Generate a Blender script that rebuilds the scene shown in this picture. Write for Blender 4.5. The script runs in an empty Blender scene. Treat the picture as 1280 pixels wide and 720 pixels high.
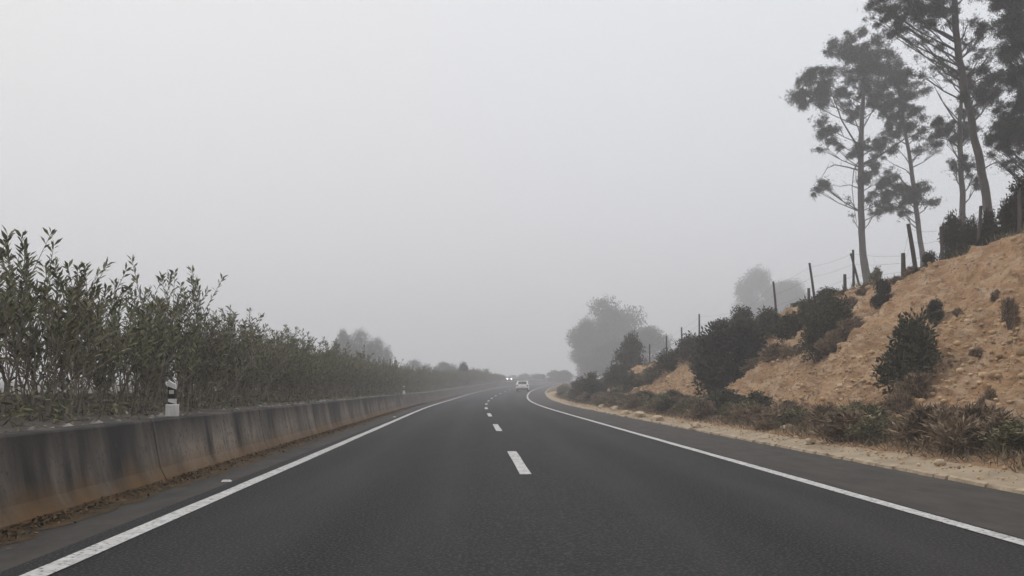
import bpy, math, random
import numpy as np
from mathutils import Vector, noise
random.seed(7); rng = np.random.default_rng(7)
S = bpy.context.scene
COL = S.collection

# ------------------------------------------------------------------ camera
FPX = 1150.0           # focal length in photo pixels (1280 wide)
HOR = 484.0            # horizon row
CAMH = 1.25
cd = bpy.data.cameras.new('camera'); cam = bpy.data.objects.new('camera', cd); COL.objects.link(cam)
cd.sensor_width = 36; cd.lens = 36 * FPX / 1280
cd.shift_y = (HOR - 360) / 1280
cd.clip_start = 0.1; cd.clip_end = 4000
cam.location = (0, 0, CAMH); cam.rotation_euler = (math.radians(90), 0, 0)
S.camera = cam

# ------------------------------------------------------------------ overcast sky
w = bpy.data.worlds.new('World'); S.world = w; w.use_nodes = True
nt = w.node_tree; nt.nodes.clear(); N = nt.nodes.new; L = nt.links.new
SUN_EL, SUN_AZ = math.radians(48), math.radians(-75)     # high, from the left and slightly ahead
sky = N('ShaderNodeTexSky'); sky.sky_type = 'NISHITA'; sky.sun_disc = False
sky.sun_elevation = SUN_EL; sky.sun_rotation = SUN_AZ
hs = N('ShaderNodeHueSaturation'); hs.inputs['Saturation'].default_value = 0.06; hs.inputs['Value'].default_value = 0.45
tc = N('ShaderNodeTexCoord'); sp = N('ShaderNodeSeparateXYZ'); rp = N('ShaderNodeMapRange')
rp.inputs['From Min'].default_value = 0; rp.inputs['From Max'].default_value = 1
rp.inputs['To Min'].default_value = 9.2; rp.inputs['To Max'].default_value = 13.4
cl = N('ShaderNodeMix'); cl.data_type = 'RGBA'; cl.blend_type = 'MULTIPLY'; cl.inputs[0].default_value = 1

tx = N('ShaderNodeMapRange'); tx.inputs['From Min'].default_value = -.6; tx.inputs['From Max'].default_value = .25
tm = N('ShaderNodeMix'); tm.data_type = 'RGBA'; tm.inputs[6].default_value = (1.0, .975, .97, 1); tm.inputs[7].default_value = (.925, .955, 1.0, 1)   # warmer towards the sun
L(sp.outputs[0], tx.inputs['Value']); L(tx.outputs[0], tm.inputs[0]); L(tm.outputs[2], cl.inputs[6])
mx = N('ShaderNodeMix'); mx.data_type = 'RGBA'; mx.inputs[0].default_value = 0.85
bg = N('ShaderNodeBackground'); bg.inputs['Strength'].default_value = 0.1
out = N('ShaderNodeOutputWorld')
L(sky.outputs[0], hs.inputs['Color']); L(tc.outputs['Generated'], sp.inputs[0]); L(sp.outputs[2], rp.inputs['Value'])
L(rp.outputs[0], cl.inputs[7]); L(hs.outputs[0], mx.inputs[6]); L(cl.outputs[2], mx.inputs[7])
L(mx.outputs[2], bg.inputs['Color']); L(bg.outputs[0], out.inputs['Surface'])
sl = bpy.data.lights.new('sun', 'SUN'); sun = bpy.data.objects.new('sun', sl); COL.objects.link(sun)
sl.energy = 0.8; sl.angle = math.radians(30); sl.color = (1, 0.97, 0.92)
dv = Vector((math.cos(SUN_EL) * math.sin(SUN_AZ), math.cos(SUN_EL) * math.cos(SUN_AZ), math.sin(SUN_EL)))
sun.rotation_euler = dv.to_track_quat('Z', 'Y').to_euler()
S.view_settings.view_transform = 'Standard'; S.view_settings.look = 'None'
S.view_settings.exposure = 0.0; S.view_settings.gamma = 1
S.render.engine = 'CYCLES'
cy = S.cycles
cy.max_bounces = 6; cy.diffuse_bounces = 3; cy.glossy_bounces = 2; cy.volume_bounces = 2; cy.transmission_bounces = 2
cy.use_adaptive_sampling = True; cy.adaptive_threshold = 0.02

HAZE_DENSITY = 0.0031

# ------------------------------------------------------------------ helpers
def mat(name, color=(.5, .5, .5), rough=.9, color2=None, scale=6, stretch=(1, 1, 1), detail=5, lo=.35, hi=.65,
        bump=0, bscale=30, island=0, spec=.3, color3=None, scale3=1.2, lo3=.5, hi3=.65, stretch3=(1, 1, 1), metal=0, bands=(), speck=None, wear=None):
    m = bpy.data.materials.new(name); m.use_nodes = True
    t = m.node_tree; b = t.nodes['Principled BSDF']
    b.inputs['Roughness'].default_value = rough; b.inputs['Base Color'].default_value = (*color, 1)
    b.inputs['Specular IOR Level'].default_value = spec; b.inputs['Metallic'].default_value = metal
    n = t.nodes.new; l = t.links.new
    cur = None
    co = n('ShaderNodeTexCoord')
    def fac(sc, st, a, c, det):
        mp = n('ShaderNodeMapping'); mp.inputs['Scale'].default_value = st
        l(co.outputs['Object'], mp.inputs['Vector'])
        nz = n('ShaderNodeTexNoise'); nz.inputs['Scale'].default_value = sc; nz.inputs['Detail'].default_value = det
        nz.inputs['Roughness'].default_value = .65
        l(mp.outputs[0], nz.inputs['Vector'])
        mr = n('ShaderNodeMapRange'); mr.inputs['From Min'].default_value = a; mr.inputs['From Max'].default_value = c
        l(nz.outputs[0], mr.inputs['Value']); return mr.outputs[0]
    def mixc(f, a, c):
        x = n('ShaderNodeMix'); x.data_type = 'RGBA'; l(f, x.inputs[0])
        if isinstance(a, tuple): x.inputs[6].default_value = (*a, 1)
        else: l(a, x.inputs[6])
        if isinstance(c, tuple): x.inputs[7].default_value = (*c, 1)
        else: l(c, x.inputs[7])
        return x.outputs[2]
    cur = color
    if color2: cur = mixc(fac(scale, stretch, lo, hi, detail), cur, color2)
    if color3: cur = mixc(fac(scale3, stretch3, lo3, hi3, 4), cur, color3)
    if wear:    # wheel paths polished paler, oil darkened lane middles, broken up by noise
        for an, colr, amt in (('wheel_path', wear[0], .55), ('lane_middle', wear[1], .6)):
            at = n('ShaderNodeAttribute'); at.attribute_name = an
            mu = n('ShaderNodeMath'); mu.operation = 'MULTIPLY'; l(at.outputs['Fac'], mu.inputs[0]); l(fac(1.6, (1, .15, 1), .25, .7, 5), mu.inputs[1])
            m2_ = n('ShaderNodeMath'); m2_.operation = 'MULTIPLY'; l(mu.outputs[0], m2_.inputs[0]); m2_.inputs[1].default_value = amt
            cur = mixc(m2_.outputs[0], cur, colr)
    if speck:   # (colour, scale, lo, hi)
        cur = mixc(fac(speck[1], (1, 1, 1), speck[2], speck[3], 2), cur, speck[0])
    for (z0, z1, colr, wob) in bands:   # grime that gathers at a height: full at z1, none at z0
        sx = n('ShaderNodeSeparateXYZ'); l(co.outputs['Object'], sx.inputs[0])
        mp = n('ShaderNodeMapping'); mp.inputs['Scale'].default_value = (1, 1, .25); l(co.outputs['Object'], mp.inputs['Vector'])
        nz = n('ShaderNodeTexNoise'); nz.inputs['Scale'].default_value = 1.7; nz.inputs['Detail'].default_value = 6; l(mp.outputs[0], nz.inputs['Vector'])
        ma = n('ShaderNodeMath'); ma.operation = 'MULTIPLY_ADD'; l(nz.outputs[0], ma.inputs[0]); ma.inputs[1].default_value = wob; l(sx.outputs[2], ma.inputs[2])
        mr = n('ShaderNodeMapRange'); mr.inputs['From Min'].default_value = z0 + wob * .5; mr.inputs['From Max'].default_value = z1 + wob * .5; l(ma.outputs[0], mr.inputs['Value'])
        cur = mixc(mr.outputs[0], cur, colr)
    if island:
        g = n('ShaderNodeNewGeometry'); mr = n('ShaderNodeMapRange')
        mr.inputs['To Min'].default_value = 1 - island; mr.inputs['To Max'].default_value = 1 + island
        l(g.outputs['Random Per Island'], mr.inputs['Value'])
        x = n('ShaderNodeVectorMath'); x.operation = 'SCALE'
        if isinstance(cur, tuple): x.inputs[0].default_value = cur
        else: l(cur, x.inputs[0])
        l(mr.outputs[0], x.inputs['Scale']); cur = x.outputs[0]
    if not isinstance(cur, tuple): l(cur, b.inputs['Base Color'])
    if bump:
        nz = n('ShaderNodeTexNoise'); nz.inputs['Scale'].default_value = bscale; nz.inputs['Detail'].default_value = 6
        nz.inputs['Roughness'].default_value = .7
        l(co.outputs['Object'], nz.inputs['Vector'])
        bm = n('ShaderNodeBump'); bm.inputs['Strength'].default_value = 1; bm.inputs['Distance'].default_value = bump
        l(nz.outputs[0], bm.inputs['Height']); l(bm.outputs[0], b.inputs['Normal'])
    return m

def emit_mat(name, color, strength):
    m = bpy.data.materials.new(name); m.use_nodes = True; b = m.node_tree.nodes['Principled BSDF']
    b.inputs['Base Color'].default_value = (*color, 1)
    b.inputs['Emission Color'].default_value = (*color, 1); b.inputs['Emission Strength'].default_value = strength
    return m

def mesh_np(name, verts, faces, k):
    """verts (n,3), faces (m,k) -> mesh data"""
    verts = np.asarray(verts, np.float32); faces = np.asarray(faces, np.int32)
    me = bpy.data.meshes.new(name)
    me.vertices.add(len(verts)); me.vertices.foreach_set('co', verts.ravel())
    me.loops.add(faces.size); me.loops.foreach_set('vertex_index', faces.ravel())
    me.polygons.add(len(faces)); me.polygons.foreach_set('loop_start', np.arange(0, faces.size, k, dtype=np.int32))
    me.polygons.foreach_set('loop_total', np.full(len(faces), k, np.int32))
    me.update(calc_edges=True)
    return me

def link(name, me, m=None, parent=None, smooth=False, **kw):
    o = bpy.data.objects.new(name, me); COL.objects.link(o)
    if m is not None and me is not None and not me.materials: me.materials.append(m)
    if parent is not None: o.parent = parent
    if smooth: me.polygons.foreach_set('use_smooth', np.ones(len(me.polygons), bool))
    for k, v in kw.items(): o[k] = v
    return o

def tag(o, label, category, group=None):
    o['label'] = label; o['category'] = category
    if group: o['group'] = group
    return o

def thing(name, loc, label, category, group=None, rz=0):
    o = bpy.data.objects.new(name, None); COL.objects.link(o); o.location = loc; o.rotation_euler = (0, 0, rz)
    o.empty_display_size = .2
    return tag(o, label, category, group)

def copy_tree(o, parent=None):
    c = o.copy(); COL.objects.link(c)
    if parent is not None: c.parent = parent
    for ch in list(o.children): copy_tree(ch, c)
    return c

class MB:
    """small polygon collector"""
    def __init__(s): s.v = []; s.f = []
    def add(s, vs, fs):
        b = len(s.v); s.v += [tuple(v) for v in vs]; s.f += [tuple(i + b for i in f) for f in fs]; return s
    def box(s, x0, x1, y0, y1, z0, z1):
        vs = [(x0, y0, z0), (x1, y0, z0), (x1, y1, z0), (x0, y1, z0), (x0, y0, z1), (x1, y0, z1), (x1, y1, z1), (x0, y1, z1)]
        return s.add(vs, [(0, 3, 2, 1), (4, 5, 6, 7), (0, 1, 5, 4), (1, 2, 6, 5), (2, 3, 7, 6), (3, 0, 4, 7)])
    def tube(s, pts, rad, n=6, cap=True):
        pts = [Vector(p) for p in pts]; rings = []
        for i, p in enumerate(pts):
            d = (pts[min(i + 1, len(pts) - 1)] - pts[max(i - 1, 0)]).normalized()
            a = d.cross(Vector((0.31, .95, .02))).normalized(); b2 = d.cross(a)
            r = rad[i] if hasattr(rad, '__len__') else rad
            rings.append([p + (a * math.cos(2 * math.pi * k / n) + b2 * math.sin(2 * math.pi * k / n)) * r for k in range(n)])
        fs = [(i * n + k, i * n + (k + 1) % n, (i + 1) * n + (k + 1) % n, (i + 1) * n + k) for i in range(len(pts) - 1) for k in range(n)]
        if cap: fs += [tuple(range(n - 1, -1, -1)), tuple((len(pts) - 1) * n + k for k in range(n))]
        return s.add([v for r in rings for v in r], fs)
    def mesh(s, name):
        me = bpy.data.meshes.new(name); me.from_pydata(s.v, [], s.f); me.update(); return me
    def build(s, name, m, parent=None, smooth=False, bevel=0, **kw):
        o = link(name, s.mesh(name), m, parent, smooth, **kw)
        if bevel:
            b = o.modifiers.new('bevel', 'BEVEL'); b.width = bevel; b.segments = 2; b.limit_method = 'ANGLE'
        return o

# ------------------------------------------------------------------ road alignment (distance ahead y -> centre x, height z)
_Y = np.arange(-120, 1000, 1.0)
_k = np.interp(_Y, [-120, 38, 55, 125, 150, 200, 330, 380, 1000], [0, 0, .00105, .00105, .0007, .0006, .0008, 0, 0])
_s = -0.043 + np.cumsum(_k); _s = np.minimum(_s, .25)
_x = np.cumsum(_s); _x = _x - np.interp(13.0, _Y, _x) + 0.2
def XC(y): return float(np.interp(y, _Y, _x))
def XCv(y): return np.interp(y, _Y, _x)
def ZRv(y): return 0.0145 * 9 * np.logaddexp(0, (np.minimum(y, 420) - 90) / 9.0)
def ZR(y): return float(ZRv(np.float64(y)))
def P(s, y, z=0): return (XC(y) + s, y, ZR(y) + z)

_HY = [-120, -40, 8, 25, 36, 47, 57, 66, 75, 90, 105, 130, 400]
_HH = [4.5, 5.5, 5.9, 5.45, 4.7, 3.95, 3.4, 2.8, 2.2, 1.4, .8, .45, .45]
def HV(y): return np.interp(y, _HY, _HH) + .22 * np.sin(y * .37) * np.clip((np.interp(y, _HY, _HH) - .6) / 3, 0, 1) + .12 * np.sin(y * .93 + 1)* np.clip((np.interp(y, _HY, _HH) - .6) / 3, 0, 1)
TOE = 8.3
def CREST(y): return TOE + 1.02 * HV(y) + .15
def terr_base(s, y):
    """smooth height above the road of the right-hand side, s >= 6.7 (numpy)"""
    H = HV(y); c = CREST(y)
    t = np.clip((s - TOE) / np.maximum(c - TOE, .1), 0, 1)
    toe = .09 + .26 * np.clip((s - 6.45) / 1.6, 0, 1)
    face = (t ** 1.18) * (H - .35)
    d = np.maximum(s - c, 0)
    back = .14 * np.minimum(d, 12) + .24 * np.clip(d - 12, 0, 90) * np.clip((y - 60) / 120, 0, 1) + .07 * np.clip(d - 12, 0, 90)
    return toe + face + back
def terr(s, y):
    return float(terr_base(np.float64(s), np.float64(y)))
def ground_z(x, y):
    s = x - XC(y); return ZR(y) + terr(s, y)

def hit(px, py):
    """where the sight line through a photo pixel meets the right-hand ground"""
    for y in np.arange(9, 160, .1):
        x = (px - 640) / FPX * y; z = CAMH - (py - HOR) / FPX * y
        if x - XC(y) > 6.7 and z <= ground_z(x, y): return Vector((x, y, ground_z(x, y)))
    return None
def at_crest(px, d):
    """point d metres behind the crest on the bearing of a photo column"""
    for y in np.arange(9, 260, .1):
        x = (px - 640) / FPX * y
        if x - XC(y) >= CREST(y) + d: return Vector((x, float(y), ground_z(x, y)))
def px_to(px, py, y): return Vector(((px - 640) / FPX * y, y, CAMH - (py - HOR) / FPX * y))

# ------------------------------------------------------------------ materials
M = {}
M['asphalt'] = mat('asphalt', (.034, .0325, .032), .93, (.046, .044, .043), 1.1, (1, .12, 1), bump=.02, bscale=45, color3=(.026, .025, .025), scale3=.55, stretch3=(1.4, .035, 1), lo3=.46, hi3=.72, spec=.12, speck=((.085, .082, .079), 38, .50, .64), wear=((.064, .061, .059), (.022, .021, .021)))
M['shoulder'] = mat('shoulder_asphalt', (.052, .047, .043), .93, (.078, .070, .062), 2.5, (1, .4, 1), bump=.008, bscale=60, color3=(.10, .085, .065), scale3=1.5, lo3=.58, hi3=.8, spec=.2)
M['paint'] = mat('road_paint', (.60, .59, .57), .8, (.40, .39, .37), 5, bump=.003, bscale=90, lo=.4, hi=.7, color3=(.15, .145, .14), scale3=20, lo3=.555, hi3=.63)
M['concrete_old'] = mat('stained_concrete', (.27, .228, .185), .92, (.13, .112, .093), .35, (1, 1, .05), detail=5, lo=.42, hi=.60, bump=.01, bscale=22, color3=(.034, .032, .030), scale3=1.2, stretch3=(1, 1, .10), lo3=.46, hi3=.64, bands=[(.42, .92, (.034, .031, .029), .8), (.36, -.02, (.17, .098, .038), -.5)], speck=((.06, .052, .045), 14, .56, .72))
M['concrete_tan'] = mat('dusty_concrete', (.17, .145, .12), .92, (.10, .088, .075), 1.4, (1, 1, .2), bump=.008, bscale=25)
M['barrier_top'] = mat('pale_concrete_cap', (.20, .18, .165), .9, (.10, .095, .085), 5, bump=.006, bscale=30)
M['gutter'] = mat('gutter_concrete', (.40, .32, .225), .92, (.29, .225, .15), 1.7, bump=.012, bscale=18, color3=(.19, .15, .115), scale3=6, lo3=.58, hi3=.75)
M['kerb'] = mat('pale_stone', (.46, .37, .26), .92, (.30, .23, .16), 5, bump=.015, bscale=20, island=.25)
M['bank'] = mat('sandy_rock', (.53, .345, .20), .95, (.34, .205, .115), .9, (1, 1, 1.6), bump=.16, bscale=6.5, color3=(.57, .425, .29), scale3=1.6, stretch3=(1, .7, 2.2), lo3=.47, hi3=.66, spec=.1, speck=((.27, .17, .10), 7, .57, .68))
M['litter'] = mat('dry_soil', (.125, .095, .065), .95, (.075, .062, .042), 1.1, bump=.04, bscale=9, color3=(.05, .055, .03), scale3=.35, lo3=.48, hi3=.6, spec=.1)
M['field'] = mat('far_ground', (.09, .08, .05), .95, (.05, .06, .03), .12, bump=.05, bscale=2, spec=.1)
M['bed'] = mat('median_soil', (.155, .135, .115), .95, (.085, .072, .06), 2.2, bump=.05, bscale=10, color3=(.21, .19, .165), scale3=14, lo3=.55, hi3=.68, spec=.1)
M['rust'] = mat('rusty_dirt', (.115, .065, .025), .95, (.06, .045, .025), 3, bump=.02, bscale=30, color3=(.05, .045, .02), scale3=1.2)
M['stone'] = mat('bank_stone', (.54, .395, .245), .95, (.40, .265, .15), 4, island=.35, bump=.02, bscale=12)
M['bark'] = mat('pine_bark', (.115, .095, .085), .95, (.06, .048, .042), 6, (1, 1, .25), bump=.04, bscale=8)
M['needle'] = mat('pine_needles', (.050, .057, .040), .85, island=.5, spec=.2)
M['oleaf'] = mat('oleander_leaves', (.135, .150, .078), .7, (.18, .155, .09), .7, island=.55, spec=.25)
M['ostem'] = mat('oleander_stems', (.25, .22, .18), .9, (.14, .12, .10), 3, island=.3)
M['green'] = mat('shrub_leaves', (.050, .056, .030), .85, (.085, .078, .045), 1.5, island=.5, spec=.2)
M['dark'] = mat('dark_evergreen_leaves', (.030, .034, .022), .85, (.046, .046, .030), 1.5, island=.5, spec=.2)
M['dry'] = mat('dry_shrub_twigs', (.29, .22, .15), .9, (.15, .115, .08), 2.5, island=.5, spec=.1)
M['olive'] = mat('olive_scrub', (.19, .175, .10), .9, (.125, .112, .068), 2.0, island=.5, spec=.1)
M['yellow'] = mat('yellow_green_leaves', (.12, .115, .05), .9, island=.4)
M['twig'] = mat('twigs', (.13, .105, .085), .95, island=.3)
M['wood'] = mat('weathered_wood', (.095, .082, .072), .95, (.055, .047, .042), 9, (1, 1, .2), bump=.01, bscale=20)
M['wire'] = mat('fence_wire', (.10, .095, .09), .6)
M['white'] = mat('white_plastic', (.72, .71, .69), .5, (.60, .58, .55), 12)
M['black'] = mat('black_plastic', (.012, .012, .012), .5)
M['refl'] = mat('reflector', (.55, .52, .48), .25, spec=.6)
M['carpaint'] = mat('white_car_paint', (.78, .78, .78), .3, spec=.5)
M['silver'] = mat('silver_car_paint', (.30, .31, .33), .35, spec=.5, metal=.4)
M['glass'] = mat('car_glass', (.02, .022, .025), .08, spec=.6)
M['tyre'] = mat('tyre_rubber', (.015, .015, .015), .85)
M['rim'] = mat('wheel_rim', (.35, .35, .36), .4, metal=.6)
M['tail'] = mat('tail_lamp', (.30, .02, .015), .25)
M['tail_dark'] = mat('black_trim', (.02, .02, .02), .6)
M['lamp'] = emit_mat('headlamp_lit', (1, .97, .9), 11)

# ------------------------------------------------------------------ the setting
YS = np.concatenate([np.arange(-60, 0, 4), np.arange(0, 140, 1.0), np.arange(140, 430, 4)])
def strip(name, prof, m, ys=YS, smooth=True, parent=None, jitter=0, **kw):
    prof = np.array(prof, float); n = len(prof); ys = np.asarray(ys, float)
    v = np.zeros((len(ys), n, 3))
    v[:, :, 0] = XCv(ys)[:, None] + prof[:, 0]; v[:, :, 1] = ys[:, None]; v[:, :, 2] = ZRv(ys)[:, None] + prof[:, 1]
    if jitter: v[:, 0, 0] += rng.normal(0, jitter, len(ys)); v[:, -1, 0] += rng.normal(0, jitter, len(ys))
    i = np.arange((len(ys) - 1) * (n - 1)); a = (i // (n - 1)) * n + i % (n - 1)
    f = np.stack([a, a + 1, a + n + 1, a + n], 1)
    return link(name, mesh_np(name, v.reshape(-1, 3), f, 4), m, parent, smooth, **kw)

LW = 3.65
_lat = np.linspace(-3.95, 3.8, 41)
road = strip('road', [(a_, .01 * math.exp(-a_ * a_)) for a_ in _lat], M['asphalt'], kind='structure')
for an, cs, wd in (('wheel_path', (-2.6, -1.05, 1.05, 2.6), .33), ('lane_middle', (-1.83, 1.83), .42)):
    at = road.data.attributes.new(an, 'FLOAT', 'POINT')
    v_ = sum(np.exp(-((_lat - c_) / wd) ** 2) for c_ in cs)
    at.data.foreach_set('value', np.tile(v_, len(YS)).astype(np.float32))
strip('road_shoulder', [(-5.0, -.012), (-3.95, -.002)], M['shoulder'], kind='structure')
strip('road_shoulder', [(3.8, -.002), (4.8, -.006), (5.72, -.012)], M['shoulder'], kind='structure')
strip('edge_line', [(-LW - .09, .008), (-LW + .09, .008)], M['paint'], ys=np.arange(-40, 330, 1.5), jitter=.006, kind='structure')
strip('edge_line', [(LW - .085, .008), (LW + .085, .008)], M['paint'], ys=np.arange(-40, 330, 1.5), jitter=.006, kind='structure')
marks = bpy.data.objects.new('lane_markings', None); COL.objects.link(marks); marks['kind'] = 'structure'
for k in range(-3, 22):
    y0 = 13.05 + 12.9 * k
    strip('lane_dash', [(-.055 - .03, .0165), (.055 + .03, .0165)], M['paint'], ys=np.linspace(y0, y0 + 4.7, 5), parent=marks, jitter=.003)

# ground sheet under everything, out to the fog
gx = np.concatenate([np.linspace(-850, -60, 16), np.linspace(-50, 60, 12), np.linspace(80, 850, 16)])
gy = np.concatenate([np.linspace(-400, 0, 10), np.linspace(20, 300, 20), np.linspace(340, 850, 14)])
X, Yg = np.meshgrid(gx, gy)
Z = ZRv(Yg) - .55 - .15 * np.sin(X * .02) * np.cos(Yg * .017)
i = np.arange((len(gy) - 1) * (len(gx) - 1)); a = (i // (len(gx) - 1)) * len(gx) + i % (len(gx) - 1)
link('ground', mesh_np('ground', np.stack([X, Yg, Z], 2).reshape(-1, 3), np.stack([a, a + 1, a + len(gx) + 1, a + len(gx)], 1), 4), M['field'], smooth=True, kind='structure')

# cutting on the right: sculpted sandy rock face
def fbm(x, y, z, o=4): return noise.fractal((x, y, z), 1.0, 2.1, o)
def bank_sheet(name, s0f, s1f, ys, ns, m, amp):
    ys = np.asarray(ys, float); T = np.linspace(0, 1, ns)
    V = np.zeros((len(ys), ns, 3))
    for j, y in enumerate(ys):
        s0, s1 = s0f(y), s1f(y); s = s0 + (s1 - s0) * T
        zb = terr_base(s, np.full(ns, y)); c = CREST(y); xc = XC(y); zr = ZR(y)
        H = float(HV(y))
        for k in range(ns):
            sk = s[k]; a = amp(sk, y)
            nx = nz = 0.0
            if a > 0:
                on = max(0.0, min(1, (sk - TOE + .1) / .8)) * max(0.0, min(1, (c + .6 - sk) / .9)) * min(1, H / 3)
                gl = noise.noise((y * .33, sk * .12, 3.1)) * .45 - abs(noise.noise((y * 1.05 + .4 * noise.noise((y * .4, sk * .7, 2)), sk * .13, 9.3))) * .62
                # broken ledges: abrupt steps
                q = zb[k] * 2.4 + noise.noise((y * .8, sk * .8, 1.7)) * 1.4
                led = (q - math.floor(q)); led = (led ** 3) * .15
                tl = min(1, max(0, (c - sk) / max(.5, c - TOE)))       # 1 at the foot, 0 at the brow
                r = fbm(xc + sk, y * .8, zb[k], 5) * .10 + (.35 + .65 * tl) * (abs(noise.noise((y * 3.1, sk * 3.1, zb[k] * 3))) * .20 + abs(noise.noise((y * 6.3, sk * 6.3, zb[k] * 6))) * .15)
                d = on * (gl + led + r) * a + (1 - on) * .04 * noise.noise((sk * 2, y * 2, 0)) * a
                nx, nz = -d * .72, d * .6
                if on < .3: nx = 0
            V[j, k] = (xc + sk + nx, y, zr + zb[k] + nz)
    n = ns; i = np.arange((len(ys) - 1) * (n - 1)); a = (i // (n - 1)) * n + i % (n - 1)
    f = np.stack([a, a + 1, a + n + 1, a + n], 1)
    return link(name, mesh_np(name, V.reshape(-1, 3), f, 4), m, None, True, kind='structure')
ysb = np.concatenate([np.arange(-30, 8, 1.2), np.arange(8, 60, .13), np.arange(60, 125, .3)])
bank = bank_sheet('bank', lambda y: 6.42, lambda y: float(CREST(y)) + .7, ysb, 96, M['bank'], lambda s, y: 1.0)
bank.data.polygons.foreach_set('use_smooth', np.zeros(len(bank.data.polygons), bool))
ysh = np.concatenate([np.arange(-30, 120, 3.0), np.arange(120, 420, 10)])
bank_sheet('hillside', lambda y: float(CREST(y)) + .55, lambda y: float(CREST(y)) + 110, ysh, 60, M['litter'], lambda s, y: 0)
strip('verge', [(5.7, -.02), (6.8, .14), (8.3, .34), (9.5, .75)], M['litter'], ys=np.arange(122, 420, 6), kind='structure')

# concrete gutter slabs and the broken stone edge along the asphalt
gut = bpy.data.objects.new('concrete_gutter', None); COL.objects.link(gut); gut['kind'] = 'structure'
def seg_mesh(y0, y1, prof, close=True, jit=0.0):
    v = []; n = len(prof)
    for y in (y0, y1):
        for (s, z) in prof: v.append((XC(y) + s + random.uniform(-jit, jit), y + random.uniform(-jit, jit), ZR(y) + z + random.uniform(-jit, jit) * .3))
    f = [(k, (k + 1) % n, n + (k + 1) % n, n + k) for k in range(n)]
    f += [tuple(range(n - 1, -1, -1)), tuple(range(n, 2 * n))]
    mb = MB(); mb.add(v, f); return mb
y = 5.0
while y < 92:
    L_ = random.uniform(2.2, 3.6)
    o = seg_mesh(y, y + L_ - .015, [(5.78, -.06), (5.78, .02), (6.1, .04), (6.5, .11), (6.5, -.06)], jit=.012).build('slab', M['gutter'], gut)
    y += L_
strip('slab', [(5.78, .01), (6.1, .03), (6.52, .10)], M['gutter'], ys=np.arange(92, 300, 3), parent=gut, jitter=.05)
strip('slab', [(5.78, .01), (6.1, .03), (6.52, .10)], M['gutter'], ys=np.arange(-30, 6, 3), parent=gut)
def rock_mesh(name, seed, rx, ry, rz, sub=1):
    import bmesh
    bm = bmesh.new(); bmesh.ops.create_icosphere(bm, subdivisions=sub, radius=1)
    r = random.Random(seed)
    for v in bm.verts:
        k = 1 + .28 * noise.noise(v.co * 1.7 + Vector((seed * 3.1, 0, 0))) + r.uniform(-.08, .08)
        v.co = Vector((v.co.x * rx, v.co.y * ry, v.co.z * rz)) * k * r.uniform(.82, 1.18)
    me = bpy.data.meshes.new(name); bm.to_mesh(me); bm.free(); return me
y = 5.5; n = 0
while y < 70 and n < 150:
    L_ = random.uniform(.28, .6) * (1 if y < 30 else 1.6)
    w_ = random.uniform(.06, .13)
    seg_mesh(y, y + L_ - random.uniform(.01, .05), [(5.78 - w_, -.04), (5.78 - w_ + .02, .03), (5.777, .045), (5.777, -.04)], jit=.014).build('edge_stone', M['kerb'], gut)
    if random.random() < .12: y += random.uniform(.3, .9)
    y += L_; n += 1

# near side median barrier: cast segments
def barrier(name, label, s0, side, ztop, y0, y1, seg, mats, group=None, zb=0):
    t = thing(name, (0, 0, 0), label, 'barrier', group)
    y = y0
    while y < y1:
        L_ = seg if y < 120 else seg * 2
        ny = 4; ys = np.linspace(y, y + L_ - .045, ny)
        prof = [(0, -.25), (0, .06), (.07, .20), (.115, .42), (.18, ztop - .02), (.20, ztop), (.46, ztop), (.48, ztop - .02), (.52, -.25)]
        v = []
        for yy in ys:
            for (a_, z_) in prof: v.append((XC(yy) + s0 + side * a_, yy, ZR(yy) + z_ + zb))
        n = len(prof)
        f = [(i * n + k, i * n + k + 1, (i + 1) * n + k + 1, (i + 1) * n + k) for i in range(ny - 1) for k in range(n - 1)]
        f += [tuple(range(n)), tuple((ny - 1) * n + k for k in range(n - 1, -1, -1))]
        if side > 0: f = [tuple(reversed(q)) for q in f]
        me = MB().add(v, f).mesh('barrier_segment')
        me.materials.append(mats(y)); me.materials.append(M['barrier_top'])
        for pl in me.polygons:
            if pl.normal.z > .9: pl.material_index = 1
        link('barrier_segment', me, None, t)
        y += L_
    return t
barrier('median_barrier', 'low dark stained concrete barrier along the left shoulder in front of the oleanders', -4.75, -1, .82, -24, 300, 6.0, lambda y: M['concrete_old'] if y < 50 else M['concrete_tan'], 'concrete median barriers')
barrier('median_barrier', 'second concrete barrier glimpsed behind the oleander stems on the far side of the median', -9.6, 1, 1.12, -24, 300, 6.0, lambda y: M['concrete_tan'], 'concrete median barriers')
strip('median_bed', [(-9.25, .70), (-8.2, .80), (-7.0, .84), (-6.0, .79), (-5.2, .74)], M['bed'], kind='structure')
strip('opposite_road', [(-21, .12), (-15, .2), (-9.55, .12)], M['asphalt'], kind='structure')
strip('opposite_verge', [(-85, .2), (-40, .5), (-26, .3), (-21, .08)], M['litter'], kind='structure')
strip('dirt_strip', [(-4.80, .035), (-4.62, .012), (-4.42, -.002)], M['rust'], ys=np.arange(-20, 110, .35), jitter=.06, kind='structure')

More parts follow.
